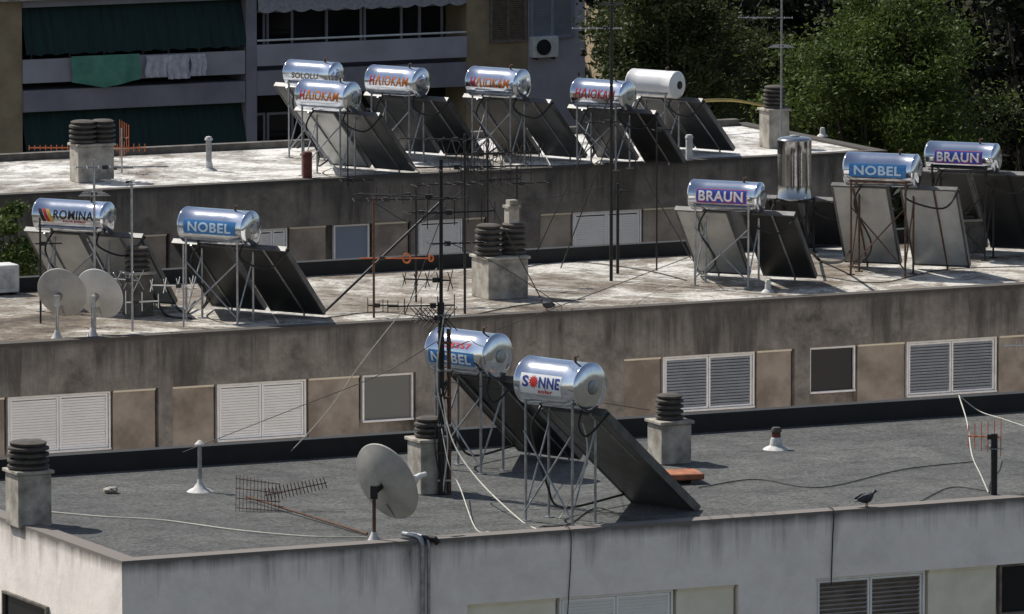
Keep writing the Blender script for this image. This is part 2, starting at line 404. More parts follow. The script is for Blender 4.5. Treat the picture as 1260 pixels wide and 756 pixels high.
# ---------------------------------------------------------------- background block with balconies
oB = Q(720, 100, 235); BB = Bld(oB, 'lavender grey apartment block at the back with balconies and dark green awnings')
rt = BB.root
def hx(px): return BB.hit(px, 80).x
def hz(px, py, y=0.0): return BB.hit(px, py, 1, y).z
def bx(name, m, px0, px1, z0, z1, y0, y1): return MB().box(hx(px0), hx(px1), y0, y1, z0, z1).build(name, m, rt, sharp=0)
ZT = 3.0
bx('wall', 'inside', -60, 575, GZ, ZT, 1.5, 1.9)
bx('pillar', 'lav', 302, 315, GZ, ZT, -.06, 1.5)
bx('pillar', 'lav_light', 650, 720, GZ, ZT, .02, 6)
bx('facade_panel', 'tan', 575, 649.6, GZ, ZT, .05, 6)
bx('facade_panel', 'tan', -60, 28, GZ, ZT, .05, 1.5)
MB().box(hx(-60), hx(720), 6.0, 12, GZ, ZT).build('rear_wall', 'lav', rt, sharp=0)
MB().box(hx(-60) - .3, hx(720) + .3, -.3, 12.3, ZT, ZT + .3).build('roof', 'concrete', rt, sharp=0)
for fl in range(-1, 3):
    dz = fl * 2.95
    zr1, zr0 = hz(165, 68) + dz, hz(165, 97) + dz
    zs0 = hz(165, 132) + dz
    bx('balcony_railing', 'lav_light', 28, 301, zr0, zr1, -.04, .04)
    bx('balcony_slab', 'lav', 28, 301, zs0, hz(165, 106) + dz, -.05, 1.5)
    z0, z1 = hz(165, 59) + dz, hz(165, 5) + dz
    n = 60; x0, x1 = hx(30), hx(300)
    a = MB(); prev = None
    for k in range(n + 1):
        x = x0 + (x1 - x0) * k / n; sag = .025 * math.sin(k * 1.3) + .012 * math.sin(k * 2.9)
        top = a.bm.verts.new((x, .30, z1)); mid_ = a.bm.verts.new((x, .06 + .015 * math.sin(k * 1.1), (z0 + z1) / 2 + .02 * math.sin(k * 2.1))); bot = a.bm.verts.new((x, -.14, z0 + sag)); val = a.bm.verts.new((x, -.15, z0 + sag - .08))
        if prev:
            for i_ in range(3): a.bm.faces.new((prev[i_], (top, mid_, bot)[i_], (mid_, bot, val)[i_], prev[i_ + 1]))
        prev = (top, mid_, bot, val)
    a.build('awning', 'awning', rt)
    MB().box(x0 - .05, x1 + .05, -.02, .32, z1 + .01, z1 + .10).build('awning_box', 'lav', rt, sharp=0)
    zr1, zr0 = hz(445, 50) + dz, hz(445, 76) + dz
    bx('balcony_railing', 'lav_light', 315.5, 574, zr0, zr1, -.04, .04)
    bx('balcony_slab', 'lav', 315.5, 574, hz(445, 112) + dz, hz(445, 82) + dz, -.05, 1.5)
    MB().tube([(hx(316), -.02, zr1 + .12), (hx(573), -.02, zr1 + .12)], .03).build('handrail', 'white_plastic', rt)
    for px0, px1 in ((320, 350), (352, 385), (425, 470), (472, 520), (540, 570)):
        f = window(rt, hx(px0), hx(px1), hz(445, 74, 1.4) + dz, hz(445, 8, 1.4) + dz, 'glass', 'lav_light', pane='glass', y=1.38, fw=.07)
    for px0, px1 in ((60, 110), (150, 200), (230, 270)):
        window(rt, hx(px0), hx(px1), hz(165, 90, 1.4) + dz, hz(165, 30, 1.4) + dz, 'glass', 'lav_light', pane='glass', y=1.38, fw=.06)
v = MB(); x0, x1 = hx(316), hx(572); n = 72; z1 = hz(445, -6); prev = None
for k in range(n + 1):
    x = x0 + (x1 - x0) * k / n; zz = hz(445, 8) - .08 * abs(math.sin(k * math.pi / 6))
    p = (v.bm.verts.new((x, -.1, z1)), v.bm.verts.new((x, -.12, zz)))
    if prev: v.bm.faces.new((prev[0], p[0], p[1], prev[1]))
    prev = p
v.build('awning', 'valance', rt)
window(rt, hx(652), hx(706), hz(680, 47), hz(680, -40), 'shutter', 'lav', 'shutter_blue', y=-.06, fw=.05)
window(rt, hx(603), hx(648), hz(620, 52), hz(620, -20), 'shutter', 'shutter_brown', 'shutter_brown', y=-.02, fw=.05)
ac = empty('air_conditioner', BB.M @ Vector((hx(667), .018, hz(667, 70))), TH, 'white air conditioner box on the shaded facade beside the trees', 'air conditioner')
MB().box(-.40, .40, -.3, 0, 0, .60).build('casing', 'white_plastic', ac, sharp=0, bevel=.012)
Mf = Matrix.Translation((-.08, -.3, .30)) @ Matrix.Rotation(R(90), 4, 'X')
MB().lathe([(.23, .002), (.23, .02), (.05, .02), (.0, .024)], 24, Mf).build('fan_grille', 'dark_steel', ac)
for sx in (-.3, .26): MB().box(sx, sx + .04, -.28, 0, -.06, -.002).build('bracket', 'dark_steel', ac, sharp=0)
def cloth(px0, px1, py0, py1, m, label, name, cat, jag=0.0, group=None):
    c = MB(); n = 26; x0, x1 = hx(px0), hx(px1); zt, zb = hz(px0, py0), hz(px0, py1); rows = []
    for j in range(9):
        row = []
        for k in range(n + 1):
            u = k / n; x = x0 + (x1 - x0) * u; e = zb + jag * (.5 - abs(u - .5)) * -1 + jag * .25
            z = zt + (e - zt) * j / 8
            row.append(c.bm.verts.new((x + .03 * math.sin(j * .8 + px0), -.20 + .035 * math.sin(u * 19 + px0) * (j / 8 + .2), z)))
        rows.append(row)
    for a, b_ in zip(rows, rows[1:]):
        for k in range(n): c.bm.faces.new((a[k], a[k + 1], b_[k + 1], b_[k]))
    o = c.build(name, m, sharp=80); o.matrix_world = BB.M
    return tag(o, label, cat, group)
cloth(85, 169, 69, 105, 'towel_green', 'large green towel hung over the balcony railing', 'towel', 'towel', .4)
cloth(176, 203, 68, 95, 'cloth_white', 'white sheet on the balcony railing, next to the green towel', 'laundry_sheet', 'laundry')
cloth(203, 230, 67, 97, 'cloth_white', 'white sheet hung in the middle of three on the balcony railing', 'laundry_sheet', 'laundry')
cloth(231, 250, 66, 93, 'cloth_white', 'narrow white cloth on the balcony railing, farthest from the green towel', 'laundry_sheet', 'laundry')

# ---------------------------------------------------------------- brown building behind trees
oC = Q(860, 20, 268); rB = empty('apartment_building', oC, R(10), 'brown building glimpsed behind the trees at the top edge', 'building')
MB().box(-3, 14, 0, 10, GZ - oC.z, 6).build('wall', 'tan', rB, sharp=0)
for k in range(5):
    for zz in (-.6, 2.2, -3.4):
        window(rB, -2 + k * 3, -.4 + k * 3, zz, zz + 1.3, 'glass', 'shutter_brown', pane='glass', y=-.06)
MB().box(-3.2, 14.2, -.2, 10.2, 6, 6.3).build('roof', 'concrete', rB, sharp=0)

# ---------------------------------------------------------------- trees
def tree(px, Y, zc, rx, rz, n, leaf, m, label, K=70, group=None, seed=1, slim=.3, rag=.55):
    rnd = random.Random(seed)
    b = Q(px, 100, Y); base = Vector((b.x, Y, GZ))
    r = empty('tree', base, 0, label, 'tree', group)
    H = zc - GZ
    t = MB(); tr = max(.12, rx * .09)
    t.tube([(0, 0, -.2), (.1, .05, H * .4), (-.1, 0, H * .75), (0, .05, H)], [tr * 1.3, tr, tr * .8, tr * .4], 8)
    cents = []
    for k in range(K):
        a = rnd.uniform(0, 2 * math.pi); u = rnd.uniform(-1, 1); q = math.sqrt(1 - u * u); rr = rnd.uniform(.2, 1) ** .5
        lump = 1 + rag * mnoise.noise((math.cos(a) * q * 1.6 + seed, math.sin(a) * q * 1.6, u * 1.6))
        cents.append(Vector((math.cos(a) * q * rx * rr * lump, math.sin(a) * q * rx * rr * lump, H + u * rz * rr * lump)))
    for c in cents[::4]:
        z0 = H * rnd.uniform(.55, .8); p0 = Vector((0, 0, z0)); md = (p0 + c) / 2 + Vector((0, 0, -.15 * rx))
        t.tube([p0, md, c], [tr * .45, tr * .28, tr * .08], 5)
    t.build('trunk', 'bark', r)
    cr = bmesh.new(); per = n // K
    for c in cents:
        s = rx * rnd.uniform(.07, .2); nn = int(per * rnd.uniform(.6, 1.4))
        droop = Vector((rnd.gauss(0, .6), rnd.gauss(0, .6), rnd.gauss(.1, .6)))
        for j in range(nn):
            p = c + Vector((rnd.gauss(0, s), rnd.gauss(0, s), rnd.gauss(0, s * .6)))
            d1 = (Vector((rnd.gauss(0, 1), rnd.gauss(0, 1), rnd.gauss(0, .6))) + droop).normalized(); d2 = d1.orthogonal().normalized()
            d2 = Matrix.Rotation(rnd.uniform(0, 6.28), 3, d1) @ d2
            l = leaf * rnd.uniform(.6, 1.3); w = l * slim
            cr.faces.new([cr.verts.new(p - d1 * l), cr.verts.new(p + d2 * w), cr.verts.new(p + d1 * l), cr.verts.new(p - d2 * w)])
    me = bpy.data.meshes.new('crown'); cr.to_mesh(me); cr.free(); me.materials.append(MATS[m])
    o = bpy.data.objects.new('crown', me); COL.objects.link(o); o.parent = r
tree(822, 205, -4.3, 2.05, 2.5, 44000, .075, 'leaf_olive', 'olive green tree beside the lavender apartment block', 125, seed=3, slim=.38, rag=.75)
tree(1078, 190, -3.6, 2.3, 2.4, 60000, .07, 'leaf_green', 'bright green bushy tree behind the heaters on the right', 140, seed=5, slim=.38, rag=.8)
tree(930, 212, -4.9, 1.1, 1.3, 12000, .075, 'leaf_olive', 'small olive tree between the two larger trees', 50, seed=8, slim=.38)
tree(8, 131, -.35, .85, .95, 11000, .045, 'leaf_green', 'bushy green treetop at left edge behind the middle roof', 50, seed=9, slim=.36)
for i, (px, Y, zc, rx, rz, lb) in enumerate((
        (812, 222, -4.5, 1.9, 3.4, 'dark tree in shade closest to the lavender block'),
        (890, 232, -6.3, 2.4, 3.0, 'dark tree behind the two olive green trees'),
        (1000, 224, -6.6, 2.6, 4.2, 'dark tree behind and left of the bright green tree'),
        (1190, 214, -5.5, 2.7, 5.6, 'tall dark tree right of the bright green tree'),
        (1275, 205, -5.2, 2.4, 5.6, 'very dark tree at the right edge of the photo'),
        (1160, 168, -6.2, 2.6, 3.2, 'low dark tree beside the end of the third block'),
        (1270, 160, -4.6, 2.2, 2.8, 'low dark tree at right edge behind the middle roof'))):
    tree(px, Y, zc, rx, rz, 14000, .15, 'leaf_shaded', lb, 80, 'dark trees in the shade', 20 + i, .4)
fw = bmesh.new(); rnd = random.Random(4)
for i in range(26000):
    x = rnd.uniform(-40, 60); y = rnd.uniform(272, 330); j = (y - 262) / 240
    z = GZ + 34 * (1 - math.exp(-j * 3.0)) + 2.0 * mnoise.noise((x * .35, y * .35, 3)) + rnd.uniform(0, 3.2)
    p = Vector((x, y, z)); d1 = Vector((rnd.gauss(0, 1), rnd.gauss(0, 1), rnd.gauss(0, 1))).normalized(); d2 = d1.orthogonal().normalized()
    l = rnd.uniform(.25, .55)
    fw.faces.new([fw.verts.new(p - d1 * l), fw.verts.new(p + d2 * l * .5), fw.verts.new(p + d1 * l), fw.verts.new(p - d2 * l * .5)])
me = bpy.data.meshes.new('woodland'); fw.to_mesh(me); fw.free(); me.materials.append(MATS['leaf_shaded'])
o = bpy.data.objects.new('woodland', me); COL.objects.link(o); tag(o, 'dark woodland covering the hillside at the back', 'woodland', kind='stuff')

# ---------------------------------------------------------------- lettering
def text_bm(s, off=.012):
    cu = bpy.data.curves.new('t', 'FONT'); cu.body = s; cu.size = 1; cu.offset = off; cu.resolution_u = 4; cu.space_character = 1.08
    o = bpy.data.objects.new('t', cu); COL.objects.link(o)
    dg = bpy.context.evaluated_depsgraph_get(); dg.update()
    me = bpy.data.meshes.new_from_object(o.evaluated_get(dg)); bpy.data.objects.remove(o); bpy.data.curves.remove(cu)
    bm = bmesh.new(); bm.from_mesh(me); bpy.data.meshes.remove(me); return bm
def wrap(bm, Rr, off, yc):
    ys = [v.co.y for v in bm.verts]; lo_, hi_ = min(ys), max(ys); y = lo_ + .012
    while y < hi_:
        gm = list(bm.verts) + list(bm.edges) + list(bm.faces)
        bmesh.ops.bisect_plane(bm, geom=gm, plane_co=(0, y, 0), plane_no=(0, 1, 0)); y += .018
    for v in bm.verts:
        a = (v.co.y + yc) / Rr; r_ = Rr + off
        v.co = Vector((v.co.x, -math.cos(a) * r_, math.sin(a) * r_))
def layer(spec, Rr, tank):
    k = spec[0]
    if k == 't':
        _, s, xc, yc, w, h_, m, off, sl = spec
        bm = text_bm(s, .018 if 'M' in s else .028)
        xs = [v.co.x for v in bm.verts]; ys = [v.co.y for v in bm.verts]
        x0, x1, y0, y1 = min(xs), max(xs), min(ys), max(ys)
        for v in bm.verts:
            yy = ((v.co.y - y0) / (y1 - y0) - .5) * h_
            v.co = Vector((xc + ((v.co.x - x0) / (x1 - x0) - .5) * w + yy * sl, yy, 0))
        nm = 'lettering'
    elif k == 'l':      # open capital lambda drawn as two strokes meeting at the top
        _, xc, yc, w, h_, m, off, sl = spec
        bm = bmesh.new(); q = .24 * w
        A = [(-w / 2, -h_ / 2), (-w / 2 + q, -h_ / 2), (0, h_ / 2 - h_ * .22), (w / 2 - q, -h_ / 2), (w / 2, -h_ / 2), (q * .5, h_ / 2), (-q * .5, h_ / 2)]
        v_ = [bm.verts.new((xc + x + y * sl, y, 0)) for x, y in A]
        bm.faces.new((v_[0], v_[1], v_[2], v_[6])); bm.faces.new((v_[2], v_[3], v_[4], v_[5])); bm.faces.new((v_[2], v_[5], v_[6]))
        nm = 'lettering'
    elif k == 'r':
        _, xc, yc, w, h_, m, off, sl = spec
        bm = bmesh.new()
        vs = [bm.verts.new((xc + a * w / 2 + b_ * h_ / 2 * sl, b_ * h_ / 2, 0)) for a, b_ in ((-1, -1), (1, -1), (1, 1), (-1, 1))]
        bm.faces.new(vs); nm = 'label_plate'
    else:
        _, xc, yc, r_, m, off = spec
        bm = bmesh.new(); vs = []
        for i in range(24):
            q = r_ if i % 2 else r_ * .62
            vs.append(bm.verts.new((xc + q * math.cos(i * math.pi / 12), q * math.sin(i * math.pi / 12), 0)))
        c = bm.verts.new((xc, 0, 0))
        for i in range(24): bm.faces.new((c, vs[i], vs[(i + 1) % 24]))
        nm = 'sun_emblem'
    wrap(bm, Rr, off, yc)
    q = MB(); q.bm.free(); q.bm = bm
    q.build(nm, m, tank, sharp=60)

# ---------------------------------------------------------------- solar heaters
def heater(px, py, tpy, dia, Ln, phi, npan, pw, layers, label, back='panel_back', legm='galv', tankm='tank_metal', poff=.06, tilt=43, gap=.05, vertical=False, group=None, bottom=.10, th=.085):
    loc = P(px, py); rt = empty('solar_water_heater', loc, -R(phi), label, 'water heater', group)
    zt = Q(px, tpy, loc.y).z; Rr = dia / 2
    Mx = Matrix.Translation((0, 0, zt)) @ Matrix.Rotation(R(90), 4, 'Y')
    if vertical: Mx = Matrix.Translation((0, 0, zt))
    h2 = Ln / 2
    prof = [(0, -h2 - .045), (Rr * .5, -h2 - .040), (Rr * .82, -h2 - .026), (Rr * .95, -h2 - .010), (Rr * 1.0, -h2 + .004), (Rr * 1.012, -h2 + .008), (Rr * 1.012, -h2 + .022), (Rr, -h2 + .026)]
    prof += [(Rr, -h2 * .5), (Rr, 0), (Rr, h2 * .5)] + [(r_, -z) for r_, z in prof[::-1]]
    tk = MB().lathe(prof, 64, Mx).build('tank', tankm, rt, sharp=50)
    MB().lathe([(Rr * .30, h2 + .02), (Rr * .30, h2 + .055), (Rr * .25, h2 + .062), (0, h2 + .062)], 24, Mx).build('flange', 'galv' if tankm != 'white_tank' else 'dark_steel', tk)
    if not vertical:
        MB().tube([(h2 * .5, 0, zt + Rr - .01), (h2 * .5, 0, zt + Rr + .06)], .018).tube([(h2 * .5, 0, zt + Rr + .05), (h2 * .5 + .05, 0, zt + Rr + .065)], .012).build('valve', 'rust', tk)
        for sp_ in layers: layer(sp_, Rr, tk)
        for c in tk.children:
            if c.name.split('.')[0] in ('lettering', 'label_plate', 'sun_emblem'): c.location = (0, 0, zt)
    a = (h2 - .12) if not vertical else .26; lr = .017
    ly0, ly1 = -.20, .22
    zl = zt - Rr * .55 if not vertical else zt - h2
    for sx in (-1, 1):
        for y in (ly0, ly1):
            MB().bar((sx * a, y, 0), (sx * a, y, zl), lr).box(sx * a - .05, sx * a + .05, y - .05, y + .05, .0, .012).build('leg', legm, rt)
    zc = zl
    MB().bar((-a, ly0 - .02, .12), (a, ly0 - .02, zc * .72), .012).bar((a, ly0 - .035, .12), (-a, ly0 - .035, zc * .72), .012).build('cross_brace', legm, rt)
    for sx in (-1, 1):
        MB().bar((sx * a, ly0, zc * .1), (sx * a, ly1, zc * .75), .012).build('side_brace', legm, rt)
        MB().bar((sx * a, ly0, zl), (sx * a, ly1, zl), .018).build('side_rail', legm, rt)
    for y in (ly0, ly1): MB().bar((-a - .03, y, zl - .03), (a + .03, y, zl - .03), .018).build('cross_rail', legm, rt)
    z0 = zt - Rr * .95 if not vertical else zt - h2 * .95; y0 = .20; z1 = bottom; tl = R(tilt)
    pl = (z0 - z1) / math.sin(tl)
    tot = npan * pw + (npan - 1) * gap
    for k in range(npan):
        xa = poff - tot / 2 + k * (pw + gap)
        T = Matrix.Translation((xa, y0, z0)) @ Matrix.Rotation(-tl, 4, 'X')
        f = MB(); fb = .03
        f.box(0, fb, 0, pl, -th, 0, T).box(pw - fb, pw, 0, pl, -th, 0, T).box(fb, pw - fb, 0, fb, -th, 0, T).box(fb, pw - fb, pl - fb, pl, -th, 0, T)
        pn = f.build('collector_panel', 'panel_frame', rt, sharp=0)
        MB().box(fb, pw - fb, fb, pl - fb, -th + .008, -th + .014, T).build('back_sheet', back if isinstance(back, str) else back[k], pn, sharp=0)
        MB().box(fb, pw - fb, fb, pl - fb, -.018, -.010, T).build('glass', 'glass', pn, sharp=0)
    yb = y0 + pl * math.cos(tl)
    for sx in (-.8, .8):
        x_ = poff + sx * tot / 2 * .8
        rl = MB()
        rl.bar((x_, y0 - .08, z0 - .07), (x_, yb - .04, z1 - .06), .016)
        rl.bar((x_, yb - .06, z1 - .03), (x_, yb - .06, 0), .016)
        rl.build('panel_rail', legm, rt)
    hz_ = zt - Rr if not vertical else zt - h2
    MB().tube(spline([(h2 * .7, .02, hz_ + .02), (h2 * .8, -.1, hz_ - .18), (poff + tot * .42, -.05, hz_ - .3), (poff + tot / 2 + .02, y0 + .03, z0 - .05)], 6), .016, 6).build('hose', 'rubber', rt)
    MB().tube(spline([(-h2 * .6, .02, hz_ + .02), (-h2 * .75, -.1, hz_ - .3), (-a * .3, -.12, hz_ * .35), (-tot * .3 + poff, .35, .12), (-tot / 2 + poff, yb - .15, .12)], 6), .016, 6).build('hose', 'rubber', rt)
    return rt

def L_nobel(sz=1.0): return [('r', .0, .01, .92 * sz, .21 * sz, 'ink_sky', .002, 0), ('t', 'NOBEL', .0, .01, .76 * sz, .145 * sz, 'ink_pale', .005, 0)]
def L_braun(sz=1.0): return [('r', 0, .01, .83 * sz, .225 * sz, 'ink_red', .002, 0), ('r', 0, .01, .815 * sz, .205 * sz, 'ink_braun', .004, 0), ('t', 'BRAUN', .0, .005, .74 * sz, .165 * sz, 'ink_red', .006, 0), ('t', 'BRAUN', -.008, .013, .73 * sz, .155 * sz, 'ink_white', .009, 0)]
def L_hal(m2='ink_orange'): return [('t', 'H', -.36, .02, .10, .18, 'ink_red', .004, .12), ('l', -.225, .02, .14, .18, 'ink_red' if m2 == 'ink_red' else 'ink_orange', .004, .12), ('t', 'IOKAM', .14, .02, .54, .17, m2, .004, .12)]

heater(689, 643, 472, .60, 1.02, 43, 1, 1.08,
       [('r', -.055, .01, .68, .25, 'ink_white', .002, 0), ('t', 'S', -.305, .035, .10, .14, 'ink_navy', .006, 0), ('s', -.17, .035, .085, 'ink_red', .006),
        ('t', 'NNE', .09, .035, .345, .14, 'ink_navy', .006, 0), ('t', 'solar', .02, -.075, .24, .055, 'ink_red', .006, .2)],
       'silver heater with red sun emblem, standing nearest the front edge of the felt roof', 'panel_back', 'galv', poff=.05, tilt=38.5, bottom=.05, th=.11)
heater(577, 578, 434, .58, 1.04, 43, 1, 1.10,
       [('t', '58357', .05, .125, .46, .08, 'ink_red', .004, 0), ('r', -.05, -.05, .80, .18, 'ink_sky', .002, 0), ('t', 'NOBEL', -.05, -.05, .70, .13, 'ink_white', .006, 0)],
       'silver heater with red digits above its label, behind the mast on the felt roof', 'panel_back_dark', 'galv', tilt=41)
heater(270, 396, 279, .53, 1.15, 32, 2, .96, L_nobel(), 'silver heater with blue label and two dark panels on the left of the middle roof', 'panel_back_dark', 'galv', tilt=45, gap=.10)
heater(92, 384, 266, .48, 1.18, 27, 2, .96,
       [('r', -.42, .02, .06, .19, 'ink_black', .004, -.5), ('r', -.35, .02, .055, .19, 'ink_red', .004, -.5), ('r', -.285, .02, .055, .19, 'ink_yellow', .004, -.5),
        ('t', 'ROMINA', .12, .04, .68, .14, 'ink_black', .004, 0), ('t', 'SOLAR ENERGY', .14, -.06, .40, .028, 'ink_red', .004, 0)],
       'silver heater with black lettering and striped emblem above the two dishes', 'panel_back_light', 'galv', tilt=47, gap=.1)
heater(894, 352, 241, .46, 1.12, 24, 2, .88, L_braun(), 'silver heater with white letters on a dark blue label, its left panel pale', ('panel_back_light', 'panel_back_dark'), 'galv', tilt=49, gap=.22)
heater(1085, 338, 209, .52, 1.12, 20, 2, .92, L_nobel(), 'silver heater with blue label on rusty legs, right part of the middle roof', 'panel_back_light', 'rust', tilt=60, gap=.20, poff=.14)
heater(1184, 318, 193, .46, 1.12, 22, 2, .98, L_braun(.95), 'silver heater with blue and red label nearest the right edge of the photo', 'panel_back_dark', 'dark_steel', tilt=52)
heater(977, 312, 208, .54, .95, 20, 2, .8, [], 'upright silver cylinder tank on legs between the heaters on the right', 'panel_back_dark', 'dark_steel', 'tank_metal_old', tilt=55, vertical=True)
heater(386, 195, 91, .46, 1.02, 36, 2, .82, [('t', 'SOLOLU', -.02, -.02, .58, .11, 'ink_faint', .004, .1)], 'silver heater with faint brownish lettering, leftmost and hindmost on the third roof', 'panel_back', 'galv', tilt=45, poff=-.15)
heater(404, 217, 118, .53, 1.06, 36, 2, .86, L_hal(), 'heater with orange lettering nearest the front edge, in front of the faint lettered one', ('panel_back_light', 'panel_back'), 'galv', tilt=45, gap=.1)
heater(489, 199, 100, .52, 1.06, 36, 2, .86, L_hal(), 'heater with orange lettering and dark panels, second from left on the third roof row', ('panel_back', 'panel_back_dark'), 'galv', tilt=45, gap=.1)
heater(613, 201, 102, .53, 1.06, 36, 2, .88, L_hal(), 'heater with orange lettering near the middle of the third roof, above the double chimney', ('panel_back', 'panel_back'), 'galv', tilt=44, gap=.12)
heater(742, 207, 116, .51, 1.06, 36, 2, .86, L_hal('ink_red'), 'heater with all red lettering beside the plain white tank on the third roof', ('panel_back', 'panel_back_dark'), 'galv', tilt=46, gap=.14)
heater(806, 192, 103, .48, .96, 36, 2, .8, [], 'plain white tank heater without lettering, farthest right on the third roof', 'panel_back_dark', 'galv', 'white_tank', tilt=43)

# ---------------------------------------------------------------- chimneys
def chimney(px, py, w, h, caps, label, m='concrete', group=None, depth=None, pot=None):
    b = P(px, py); loc = b + Vector((0, w * .5, 0)); loc.z = 0
    r = empty('chimney', loc, TH, label, 'chimney', group)
    d = depth or w
    MB().box(-w / 2, w / 2, -d / 2, d / 2, 0, h).build('shaft', m, r, sharp=0, bevel=.012)
    MB().box(-w / 2 - .03, w / 2 + .03, -d / 2 - .03, d / 2 + .03, h + .001, h + .045).build('crown_slab', 'concrete', r, sharp=0, bevel=.008)
    for x, rad, n, ph in caps:
        T = Matrix.Translation((x, 0, h + .046)); c = MB(); c.lathe([(rad * .72, 0), (rad * .72, n * ph)], 24, T)
        cap = c.build('cap_core', 'cap_clay', r)
        for k in range(n):
            z = k * ph + ph * .25
            MB().lathe([(rad * .6, z), (rad, z + .0), (rad * 1.0, z + ph * .38), (rad * .82, z + ph * .62), (rad * .6, z + ph * .62)], 28, T).build('cap_ring', 'cap_clay', cap)
        MB().lathe([(rad * .86, n * ph + .001), (rad * .9, n * ph + .03), (rad * .7, n * ph + .05), (0, n * ph + .055)], 28, T).build('cap_lid', 'cap_clay', cap)
    if pot:
        x, s, z0, z1 = pot
        MB().box(x - s, x + s, -s, s, h + .05, z1 + .001 - .12).box(x - s * 1.25, x + s * 1.25, -s * 1.25, s * 1.25, z1 - .119, z1 - .08).box(x - s * .8, x + s * .8, -s * .8, s * .8, z1 - .079, z1).build('chimney_pot', 'concrete', r, sharp=0)
    return r
chimney(34, 650, .44, .66, [(0, .26, 4, .075)], 'concrete chimney with round ringed cap at the left front corner of the felt roof')
chimney(528, 609, .42, .66, [(0, .19, 3, .07)], 'concrete chimney with dark ringed cap, right behind the antenna mast base', 'concrete')
chimney(824, 572, .43, .52, [(0, .185, 4, .07)], 'concrete chimney with round ringed cap beside the terracotta block', depth=.43)
chimney(615, 369, .66, .60, [(-.19, .205, 5, .085), (.22, .205, 5, .085)], 'double chimney with two ringed caps and a square pot, middle roof', depth=.62, pot=(.20, .085, 0, 1.47))
chimney(169, 390, .36, .62, [(0, .19, 4, .08)], 'dark chimney with ringed cap between the dishes and the blue label heater', 'concrete_dark')
chimney(112, 226, .66, .62, [(-.16, .24, 4, .085), (.2, .22, 4, .085)], 'wide chimney with two dark ringed caps on the left of the third roof', depth=.4)
chimney(953, 183, .40, .66, [(0, .2, 5, .07)], 'pale chimney with ringed cap at the far right of the third roof')
chimney(1193, 312, .36, .50, [(0, .16, 3, .07)], 'low chimney beneath the rightmost heater tank', 'concrete_dark')

# ---------------------------------------------------------------- roof vents
def vent(px, py, h, r_, label, m='galv', cap='cap_clay', base='lead_white', capr=1.7, br=4.2):
    v = empty('vent_pipe', P(px, py), 0, label, 'vent pipe')
    if br > 2: MB().lathe([(r_ * br, .0), (r_ * br * .86, .02), (r_ * br * .48, .05), (r_ * 1.3, .12), (r_ * 1.02, .16)], 20).build('flashing', base, v)
    MB().lathe([(r_, .01), (r_, h)], 16).build('pipe', m, v)
    MB().lathe([(r_ * .8, h), (r_ * capr, h + .01), (r_ * capr, h + .03), (r_ * .9, h + .07), (0, h + .08)], 20).build('cap', cap, v)
vent(246, 605, .58, .026, 'thin grey vent pipe with conical white base on the felt roof, left', capr=2.4, cap='lead_white', br=6.5)
vent(955, 553, .22, .06, 'short vent with dark red cap on the right half of the felt roof', 'pot_red', 'cap_clay', capr=1.2, br=3)
vent(945, 360, .13, .035, 'small pale vent in front of the heater with the dark blue label, middle roof', 'lead_white', 'lead_white', capr=1.2, br=3)
vent(257, 210, .52, .05, 'grey vent pipe standing on the left part of the third roof', 'galv', 'lead_white', capr=1.4, br=3)
vent(378, 222, .42, .085, 'dark red clay vent pot under the orange lettered heater', 'pot_red', 'pot_red', 'pot_red', 1.1, br=0)
vent(848, 199, .40, .06, 'stubby pale vent under the dark panels of the white tank heater', 'lead_white', 'lead_white', capr=1.2, br=0)
vent(1012, 168, .06, .035, 'tiny vent near the right end of the third roof', 'galv', 'galv', capr=1.3, br=3)

# ---------------------------------------------------------------- dishes
def dish(px, py, cpy, D, aim, label, m='dish_grey', cx=None, bm_='dark_steel'):
    loc = P(px, py); r = empty('satellite_dish', loc, 0, label, 'satellite dish')
    aim = Vector(aim).normalized(); c = Q(cx or px, cpy, loc.y) - loc
    rad = D / 2; dep = D * .11
    Mr = aim.to_track_quat('Z', 'Y').to_matrix().to_4x4(); T = Matrix.Translation(c) @ Mr
    prof = [(0, -.012)] + [(rad * k / 10, dep * (k / 10) ** 2 - .012) for k in range(1, 11)]
    prof += [(rad + .006, dep), (rad, dep + .006)] + [(rad * k / 10, dep * (k / 10) ** 2) for k in range(9, 0, -1)] + [(0, 0)]
    MB().lathe(prof, 48, T).build('reflector', m, r, sharp=40)
    bk = c - aim * .13
    pt = Vector((bk.x, bk.y - .02, c.z - .04))
    MB().tube([(pt.x, pt.y, .02), (pt.x, pt.y, pt.z + .03)], .024, 10).build('post', 'galv' if bm_ == 'galv' else 'rust', r)
    MB().lathe([(.09, 0), (.08, .02), (.04, .1), (.03, .13)], 16, Matrix.Translation((pt.x, pt.y, 0))).build('base', 'lead_white', r)
    MB().tube([bk + Vector((0, 0, -.02)), c - aim * .015], .05, 8).box(bk.x - .045, bk.x + .045, bk.y - .06, bk.y + .03, bk.z - .11, bk.z + .05).build('bracket', bm_, r)
    side = aim.cross(Vector((0, 0, 1))).normalized(); up = side.cross(aim).normalized()
    rim = c - up * rad * .98 + aim * dep * .9; fd = c + aim * D * .66 - up * D * .18
    MB().bar(rim, fd, .012).bar(c - up * rad * .5 - aim * .01, rim, .012).build('feed_arm', 'galv', r)
    MB().tube([fd - aim * .0, fd - aim * .1], [.035, .045], 12).tube([fd, fd + aim * .08 - up * .02], .03, 10).build('feed_horn', 'white_plastic', r)
dish(459, 666, 597, 1.0, (.66, .68, .33), 'large grey satellite dish on the felt roof', cx=469)
dish(80, 416, 363, .76, (.30, .86, .30), 'grey satellite dish nearest the left edge, under the black lettered heater', 'dish_grey', cx=74, bm_='galv')
dish(115, 413, 364, .77, (.42, .80, .28), 'pale satellite dish right beside the one at the left edge', 'dish_light', cx=119, bm_='galv')

